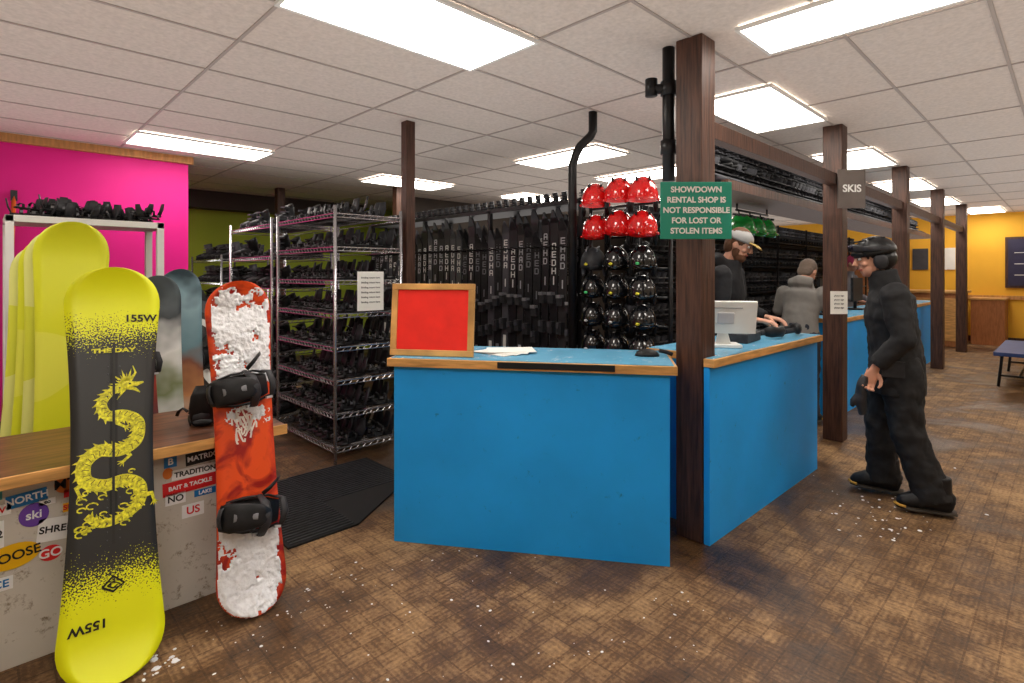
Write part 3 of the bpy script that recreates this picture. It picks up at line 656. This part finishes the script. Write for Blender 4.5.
# POS monitor
m=MB(); Mp=frame((3.40,1.56,1.034),V((.6,-.8,0)).normalized(),(0,0,1))
RX=Matrix.Translation((0,.02,0))@Matrix.Rotation(.25,4,'X')
m.box((0,0.012,-.02),(.2,.02,.16),white).loft([(0,.02,-.02),(0,.1,-.03),(0,.17,-.02)],[(.05,.02),(.03,.015),(.035,.015)],white,12,ref=(1,0,0))
m.box((0,.18,0),(.37,.21,.024),white,RX); m.box((0,.18,-.014),(.34,.18,.006),black,RX)
m.box((0,.18,.016),(.1,.07,.012),lgrey,RX); m.box((0,.245,.014),(.2,.006,.006),grey,RX)
m.obj('white_pos_monitor',M=Mp,bevel=.004)
def goggles(name,x_,y_,rz):
    m=MB(); m.loft([(-.09,-.02,.045),(-.05,.005,.05),(0,.012,.045),(.05,.005,.05),(.09,-.02,.045)],[(.03,.02),(.042,.022),(.034,.022),(.042,.022),(.03,.02)],black,10,ref=(0,0,1))
    m.loft([(.09,-.02,.045),(.1,-.1,.03),(0,-.16,.025),(-.1,-.1,.03),(-.09,-.02,.045)],[(.02,.003)]*5,black2,6,ref=(0,0,1)); m.obj(name,M=T(x_,y_,1.036,rz))
goggles('ski_goggles',4.12,1.50,2.8); goggles('ski_goggles',4.48,1.48,3.6)
m=MB(); m.box((0,0,.03),(.3,.14,.06),black2,T(3.8,1.6,1.036,.1)); m.box((0,0,.068),(.27,.11,.01),grey,T(3.8,1.6,1.036,.1)); m.obj('receipt_printer',bevel=.005)
m=MB()
for k in range(4): m.box((0,.25,0),(.45,.3,.03),black,T(6.9+1.3*k,1.98,1.05)@Matrix.Rotation(math.pi/2,4,'X')); m.box((6.9+1.3*k,1.98,1.045),(.2,.18,.02),black); m.rod((6.9+1.3*k,2.0,1.045),(6.9+1.3*k,2.0,1.25),.02,black)
m.obj('computer_monitors')
# far reception desk
m=MB(); dw=pm('oak_desk',(165,105,60),.5,var=.2,stretch=(6,6,1))
m.bx(14.3,15.3,1.6,3.2,0,1.1,dw).bx(14.25,15.35,1.55,3.25,1.1,1.15,edgewood); 
for k in range(4): m.bx(14.285,14.3,1.65+.38*k,1.98+.38*k,.12,1.0,edgewood)
m.obj('reception_desk',bevel=.01,origin=(14.8,2.4,0))
m=MB().bx(15.2,15.95,1.0,1.55,0,.95,dw).bx(15.18,15.95,.98,1.57,.95,.99,edgewood); m.obj('oak_cabinet',bevel=.005)
m=MB(); m.bx(15.95,15.998,-.2,1.05,1.2,2.3,darkwood).bx(15.94,15.95,-.15,1.0,1.25,2.25,pm('navy_board',(45,42,70),.5))
for j in range(7): m.bx(15.936,15.94,-.05,.9 if j%2 else .6,1.35+.12*j,1.365+.12*j,paperm)
m.obj('wall_notice_board')
m=MB()
for k in range(3): m.bx(15.97,15.998,1.9+.5*k,2.2+.5*k,1.6,2.1,[paperm,dgrey,white][k])
m.obj('wall_posters')
m=MB(); m.bx(15.95,15.998,3.2,4.2,0,2.1,dw); m.rod((15.9,3.35,1.0),(15.95,3.35,1.0),.02,chrome); m.ell((15.89,3.35,1.0),(.03,.03,.03),chrome); m.obj('door_1',bevel=.004)
m=MB(); bl=pm('blue_vinyl',(40,60,110),.5)
m.bx(9.6,11.5,.25,.75,.42,.47,bl)
for x_ in(9.75,11.35):
    m.rod((x_,.28,0),(x_,.32,.42),.018,blackmetal); m.rod((x_,.71,0),(x_,.67,.42),.018,blackmetal); m.rod((x_,.3,.15),(x_,.69,.15),.014,blackmetal)
m.rod((9.75,.5,.15),(11.35,.5,.15),.014,blackmetal)
m.obj('blue_bench',bevel=.01,origin=(10.5,.5,0))
M2=MB(); M2.prism([(1.2,2.98),(1.62,2.98),(2.25,3.4),(2.25,4.0),(1.2,4.0)],0,.012,rubber)
for k in range(30): M2.bx(1.22,1.6,3.0+.033*k,3.012+.033*k,.012,.018,black2)
for k in range(18): M2.bx(1.6,2.24,3.42+.033*k,3.432+.033*k,.012,.018,black2)
M2.obj('rubber_floor_mat')
m=MB(); 
def bit(x_,y_,s_): 
    m.ell((x_,y_,0),(s_*random.uniform(.7,1.4),s_*random.uniform(.7,1.4),min(.006,s_*.35)),snow,7,3,zmin=0)
for k in range(150): bit(random.uniform(.2,2.4),random.uniform(.9,2.6),random.choice([.002,.003,.004,.006]))
for k in range(40): bit(random.gauss(.9,.25),random.gauss(2.45,.12),random.choice([.003,.004,.006]))
for k in range(60): bit(random.gauss(4.1,.3),random.gauss(.85,.17),random.choice([.004,.006,.010]))
for k in range(16): bit(random.gauss(.50,.04),random.gauss(2.43,.05),random.choice([.005,.008,.012]))
m.obj('snow_crumbs')
# ---------- PEOPLE
def rem(mb,name,parent,voxel,sm=4,disp=0,dsc=.12):
    ob=mb.obj(name,parent); md=ob.modifiers.new('r','REMESH'); md.mode='VOXEL'; md.voxel_size=voxel; md.use_smooth_shade=True
    s_=ob.modifiers.new('s','SMOOTH'); s_.iterations=sm; s_.factor=.5
    if disp:
        t_=bpy.data.textures.new(name+'_tex','CLOUDS'); t_.noise_scale=dsc; t_.noise_depth=3
        d_=ob.modifiers.new('d','DISPLACE'); d_.texture=t_; d_.strength=disp; d_.mid_level=.5; d_.texture_coords='LOCAL'
    return ob
def hand(mb,M,side,curl,mat):
    mb.loft([(-.03,0,0),(0,0,0),(.04,0,0),(.085,0,0),(.1,0,0)],[(.024,.02),(.028,.02),(.04,.018),(.042,.016),(.036,.012)],mat,12,M=M)
    for k,(yy,ln) in enumerate([(-.031,.062),(-.011,.074),(.011,.08),(.031,.072)]):
        yy*=side; p=V((.09,yy,0)); pts=[p]; a=curl*.3
        for seg in(.45,.32,.23):
            a+=curl; p=p+V((math.cos(a),0,-math.sin(a)))*ln*seg*1.1; pts.append(p.copy())
        mb.loft(pts,[.0098,.0092,.0085,.0065],mat,8,M=M)
    mb.loft([(.02,.03*side,-.005),(.05,.055*side,-.018),(.075,.06*side,-.032),(.095,.052*side,-.042)],[.014,.012,.0105,.007],mat,8,M=M)
def head(par,M,skinm,hair=None,beard=None,headgear=None,cap=None,lens=None):
    e=MB()
    e.ell((0,0,.02),(.098,.077,.108),skinm,16,12,M=M); e.ell((.025,0,-.055),(.068,.056,.062),skinm,14,10,M=M); e.ell((.058,0,-.09),(.026,.026,.02),skinm,M=M)
    e.loft([(.092,0,.025),(.108,0,-.0),(.118,0,-.018),(.1,0,-.03)],[(.009,.01),(.011,.012),(.017,.014),(.012,.01)],skinm,10,M=M)
    e.ell((.083,0,.042),(.018,.05,.012),skinm,M=M)
    for s_ in(-1,1): e.ell((-.005,s_*.078,0),(.02,.01,.032),skinm,M=M); e.ell((.07,s_*.04,-.02),(.02,.02,.018),skinm,M=M)
    e.loft([(-.02,0,-.19),(-.012,0,-.1),(0,0,-.04)],[(.06,.065),(.054,.058),(.05,.055)],skinm,12,M=M)
    rem(e,'head',par,.006,3)
    f=MB()
    for s_ in(-1,1):
        f.ell((.087,s_*.032,.016),(.012,.015,.01),white,10,6,M=M); f.ell((.0975,s_*.032,.016),(.004,.007,.007),black,8,5,M=M)
        f.loft([(.094,s_*.015,.036),(.098,s_*.032,.041),(.088,s_*.052,.036)],[.004]*3,hair or black,6,M=M)
    f.loft([(.083,-.026,-.056),(.094,0,-.054),(.083,.026,-.056)],[.005,.0075,.005],pm('lips',(165,85,80),.5),8,M=M)
    f.obj('face_features',par)
    if hair:
        h=MB(); h.ell((-.015,0,.035),(.104,.086,.108),hair,14,9,M=M,zmin=-.3); h.ell((-.05,0,-.02),(.06,.078,.08),hair,M=M); rem(h,'hair',par,.008,2,.008,.02)
    if beard:
        h=MB(); h.ell((.04,0,-.085),(.062,.058,.05),beard,M=M); h.ell((.015,.055,-.05),(.03,.016,.05),beard,M=M); h.ell((.015,-.055,-.05),(.03,.016,.05),beard,M=M)
        h.loft([(.09,-.03,-.045),(.102,0,-.038),(.09,.03,-.045)],[.008]*3,beard,6,M=M); rem(h,'beard',par,.006,2,.006,.015)
    if cap:
        h=MB(); h.ell((-.008,0,.045),(.108,.09,.09),cap,18,9,M=M,zmin=-.1); 
        h.loft([(.085,0,.05),(.12,0,.048),(.155,0,.038),(.175,0,.03)],[(.075,.006),(.075,.006),(.062,.005),(.03,.004)],cap2,12,M=M); h.ell((-.008,0,.135),(.01,.01,.006),cap2,M=M); h.obj('cap',par)
    if headgear:
        h=MB(); h.ell((-.02,0,.04),(.128,.108,.112),headgear,24,14,M=M,zmin=-.12)
        h.ell((-.06,0,-.01),(.08,.094,.078),headgear,20,10,M=M)
        h.loft([(.08,-.076,.045),(.112,0,.055),(.08,.076,.045)],[.012,.014,.012],headgear,8,M=M)
        for s_ in(-1,1):
            h.ell((-.015,s_*.087,-.02),(.045,.022,.055),black2,12,8,M=M)
            h.loft([(-.01,s_*.085,-.06),(.02,s_*.06,-.1),(.04,0,-.122)],[(.008,.004)]*3,black2,6,M=M)
            for xx in(-.06,0,.05): h.loft([(xx-.02,s_*.05,.14-.02*abs(xx)*8),(xx+.02,s_*.052,.142-.02*abs(xx)*8)],[(.006,.006)]*2,black2,6,M=M)
        h.obj('ski_helmet',par)
        h=MB(); h.loft([(.075,-.09,.082),(.103,-.057,.095),(.117,0,.099),(.103,.057,.095),(.075,.09,.082)],[(.022,.01),(.026,.014),(.024,.014),(.026,.014),(.022,.01)],black2,12,ref=(0,0,1),M=M)
        h.loft([(.085,-.08,.083),(.112,-.05,.098),(.127,0,.102),(.112,.05,.098),(.085,.08,.083)],[(.017,.007),(.019,.008),(.017,.008),(.019,.008),(.017,.007)],lens,12,ref=(0,0,1),M=M)
        h.loft([(.075,-.09,.082),(.01,-.112,.068),(-.08,-.095,.055),(-.151,0,.05),(-.08,.095,.055),(.01,.112,.068),(.075,.09,.082)],[(.018,.004)]*7,black2,6,ref=(0,0,1),M=M); h.obj('goggles',par)
cap2=pm('cap_brim_olive',(150,125,60),.8)
def person(name,loc,f,J,top,bot,skinm,bulk=1.0,handcurl=.5,gloves=None,boots=None,hood=None,scl=1.0,legbulk=None,hem=.14,wr=.03,**hk):
    f=V((*f,0)).normalized(); l=V((-f.y,f.x,0)); par=empty(name,frame((loc[0],loc[1],0),f,l)@Matrix.Scale(scl,4))
    m=MB(); k=bulk; hip=V(J['hip']);ch=V(J['chest']);nk=V(J['neck'])
    w=(hip+ch)/2
    m.loft([hip+V((0,0,-hem)),hip+V((0,0,-.06)),hip*.6+w*.4,w,ch+V((0,0,-.05)),ch+V((0,0,.06)),nk+V((-.01,0,-.03)),nk+V((0,0,.05))],
           [(.205*k,.155*k),(.2*k,.15*k),(.185*k,.142*k),(.18*k,.138*k),(.195*k,.142*k),(.19*k,.13*k),(.1,.095),(.078,.08)],top,20)
    for s_ in('L','R'):
        S=V(J['sh'+s_]);E=V(J['el'+s_]);W=V(J['wr'+s_])
        m.ell(S,(.085*k,.085*k,.085*k),top)
        m.loft([S*.7+ch*.3,S,S*.5+E*.5,E,E*.5+W*.5,W],[.09*k,.083*k,.074*k,.066*k,.06*k,.05*k],top,14,ref=(0,1,.3)); m.ell(E,(.066*k,)*3,top)
    if hood: m.loft([nk+V((-.06,-.11,.03)),nk+V((-.11,0,.05)),nk+V((-.06,.11,.03))],[.05,.065,.05],top,10,ref=(0,0,1)); 
    else: m.loft([nk+V((0,0,.0)),nk+V((.01,0,.085))],[(.083,.088),(.078,.083)],top,16)
    rem(m,'jacket',par,.012,4,wr*k,.07)
    k=legbulk or bulk
    m=MB(); m.loft([hip+V((0,0,.06)),hip,hip+V((0,0,-.1))],[(.17*k,.13*k),(.185*k,.14*k),(.16*k,.125*k)],bot,18)
    for s_ in('L','R'):
        Hh=V(J['hp'+s_]);K=V(J['kn'+s_]);An=V(J['an'+s_])
        m.loft([Hh+V((0,0,.02)),Hh*.8+K*.2,Hh*.4+K*.6,K,K*.6+An*.4,K*.2+An*.8,An+V((-.005,0,-.02))],[.105*k,.108*k,.095*k,.088*k,.084*k,.086*k,.09*k],bot,16)
        m.ell(K,(.09*k,)*3,bot)
    rem(m,'trousers',par,.012,4,.03*k,.08)
    bm=boots or black
    for s_ in('L','R'):
        An=V(J['an'+s_]); yaw=J.get('yaw'+s_,0); Mx=T(An.x,An.y,An.z-.09,yaw,ry=J.get('pit'+s_,0))@Matrix.Diagonal((1,1.08,1.15,1))
        b_=MB(); b_.loft([(-.1,0,.06),(-.07,0,.07),(.02,0,.075),(.1,0,.06),(.165,0,.045),(.19,0,.035)],[(.045,.05),(.056,.065),(.057,.06),(.058,.045),(.045,.032),(.02,.015)],bm,14); b_.loft([(-.03,0,.07),(-.02,0,.2)],[(.06,.07),(.062,.075)],bm,14)
        ob=rem(b_,'boot_'+s_,par,.008,3); ob.matrix_basis=Mx
        b_=MB(); b_.loft([(-.115,0,.014),(-.06,0,.014),(.03,0,.014),(.12,0,.014),(.19,0,.02)],[(.035,.014),(.054,.014),(.05,.014),(.06,.014),(.03,.012)],pm('boot_sole',(60,52,44),.7),12)
        b_.loft([(.15,-.05,.028),(.18,-.035,.028),(.2,0,.03),(.18,.035,.028),(.15,.05,.028)],[.007]*5,pm('sole_tan',(200,155,65),.6),6)
        for q in range(4): b_.box((.02+.03*q,0,.125-.018*q),(.008,.05,.008),grey)
        ob=b_.obj('sole_'+s_,par); ob.matrix_basis=Mx
    for s_,sd in(('L',-1),('R',1)):
        E=V(J['el'+s_]);W=V(J['wr'+s_]); d=V(J.get('hd'+s_,(W-E))).normalized()
        hm=MB(); Mh=frame(W+d*.03,d,V(J.get('hu'+s_,(0,1,0)))); hand(hm,Mh,J.get('ths'+s_,sd),handcurl,gloves or skinm); rem(hm,'hand_'+s_,par,.0045,1)
    hc=V(J['head']); Mh=Matrix.Translation(hc)@Matrix.Rotation(J.get('hyaw',0),4,'Z')@Matrix.Rotation(J.get('hpit',0),4,'Y')
    head(par,Mh,skinm,**hk)
    return par
jk=pm('black_jacket',(24,24,27),.75,var=.3,scale=14,bump=.3); pt_=pm('black_ski_pants',(25,24,26),.8,var=.3,scale=14,bump=.3)
lensm=pm('goggle_lens',(60,60,80),.1,metal=.6,var=.2)
blackg=pm('helmet_matte',(22,22,24),.35)
J=dict(hip=(.045,0,.92),chest=(.08,0,1.27),neck=(.115,0,1.44),head=(.175,0,1.60),hpit=.2,hyaw=.25,
  shL=(.07,.19,1.36),elL=(.03,.26,1.09),wrL=(.17,.25,.92),hdL=(.35,-.05,-.9),huL=(.9,.1,.3),shR=(.09,-.19,1.36),elR=(.06,-.25,1.10),wrR=(.13,-.18,.9),hdR=(.1,.1,-.95),huR=(.9,-.1,.3),thsR=1,
  hpL=(.03,.1,.88),knL=(.0,.12,.5),anL=(-.13,.14,.10),hpR=(.05,-.1,.88),knR=(.12,-.11,.5),anR=(.11,-.12,.10),yawL=.1,yawR=-.1)
cust=person('standing_customer',(4.363,.779),(-.268,.958),J,jk,pt_,skin,1.05,.6,legbulk=1.14,hem=.2,wr=.022,headgear=blackg,lens=lensm,hair=pm('dark_hair',(40,30,26),.8))
m=MB(); m.loft([(.23,.25,.85),(.25,.25,.79),(.255,.25,.7),(.245,.25,.60)],[(.032,.022),(.055,.03),(.06,.034),(.038,.022)],black2,12); m.loft([(.255,.27,.74),(.295,.28,.69),(.305,.28,.65)],[.022,.02,.012],black2,8)
rem(m,'held_glove',cust,.008,3,.01,.05)
m=MB(); m.box((.08,.232,.90),(.12,.012,.1),black2); m.box((.08,.238,1.0),(.1,.006,.012),grey)
m.obj('jacket_pocket',cust)
Jb=dict(hip=(0,0,.95),chest=(.02,0,1.33),neck=(.05,0,1.5),head=(.11,0,1.665),hpit=.45,
  shL=(.03,.19,1.42),elL=(.06,.25,1.15),wrL=(.27,.17,1.08),hdL=(.9,-.1,-.15),shR=(.03,-.19,1.42),elR=(.06,-.25,1.15),wrR=(.27,-.17,1.08),hdR=(.9,.1,-.15),
  hpL=(0,.1,.9),knL=(.02,.11,.5),anL=(-.02,.12,.10),hpR=(0,-.1,.9),knR=(.02,-.11,.5),anR=(-.02,-.12,.10))
person('bearded_employee',(4.62,2.11),(.15,-1),Jb,pm('black_hoodie',(24,24,28),.85,bump=.2),pm('dark_jeans',(38,42,55),.85),skin,.95,.35,hair=pm('brown_hair',(90,60,40),.85),beard=pm('brown_beard',(95,62,42),.9),cap=pm('grey_cap',(150,150,150),.8),hood=True,scl=1.05,wr=.015)
person('leaning_employee',(5.95,1.95),(1,-.1),dict(Jb,head=(.2,0,1.52),neck=(.13,0,1.38),chest=(.08,0,1.24),hpit=.7,shL=(.1,.19,1.3),shR=(.1,-.19,1.3),elL=(.12,.26,1.12),elR=(.12,-.26,1.12),wrL=(.3,.17,1.09),wrR=(.3,-.17,1.09)),pm('grey_hoodie',(128,124,120),.9),pm('dark_jeans',(38,42,55),.85),skin,.95,.35,hair=pm('grey_hair',(110,95,85),.85),hood=True,wr=.012)
person('pink_beanie_employee',(10.1,2.6),(-.2,-1),dict(Jb),pm('grey_fleece',(120,115,118),.85,bump=.2),pm('dark_jeans',(38,42,55),.85),skin,.9,.35,hair=pm('pink_beanie_knit',(190,70,110),.9),hood=True,wr=.012)
# ---------- camera / world
cd=bpy.data.cameras.new('camera'); cam=bpy.data.objects.new('camera',cd); bpy.context.collection.objects.link(cam)
cam.location=(0,0,1.5); cam.rotation_euler=(math.pi/2,0,-math.radians(44.2)); cd.lens=547/1024*36; cd.sensor_width=36; cd.shift_y=-67.5/1024; cd.clip_start=.05
sc=bpy.context.scene; sc.camera=cam
w=bpy.data.worlds.new('world'); sc.world=w; w.use_nodes=True; w.node_tree.nodes['Background'].inputs[0].default_value=(.9,.9,.9,1); w.node_tree.nodes['Background'].inputs[1].default_value=.3
sc.view_settings.view_transform='Standard'; sc.view_settings.exposure=.12
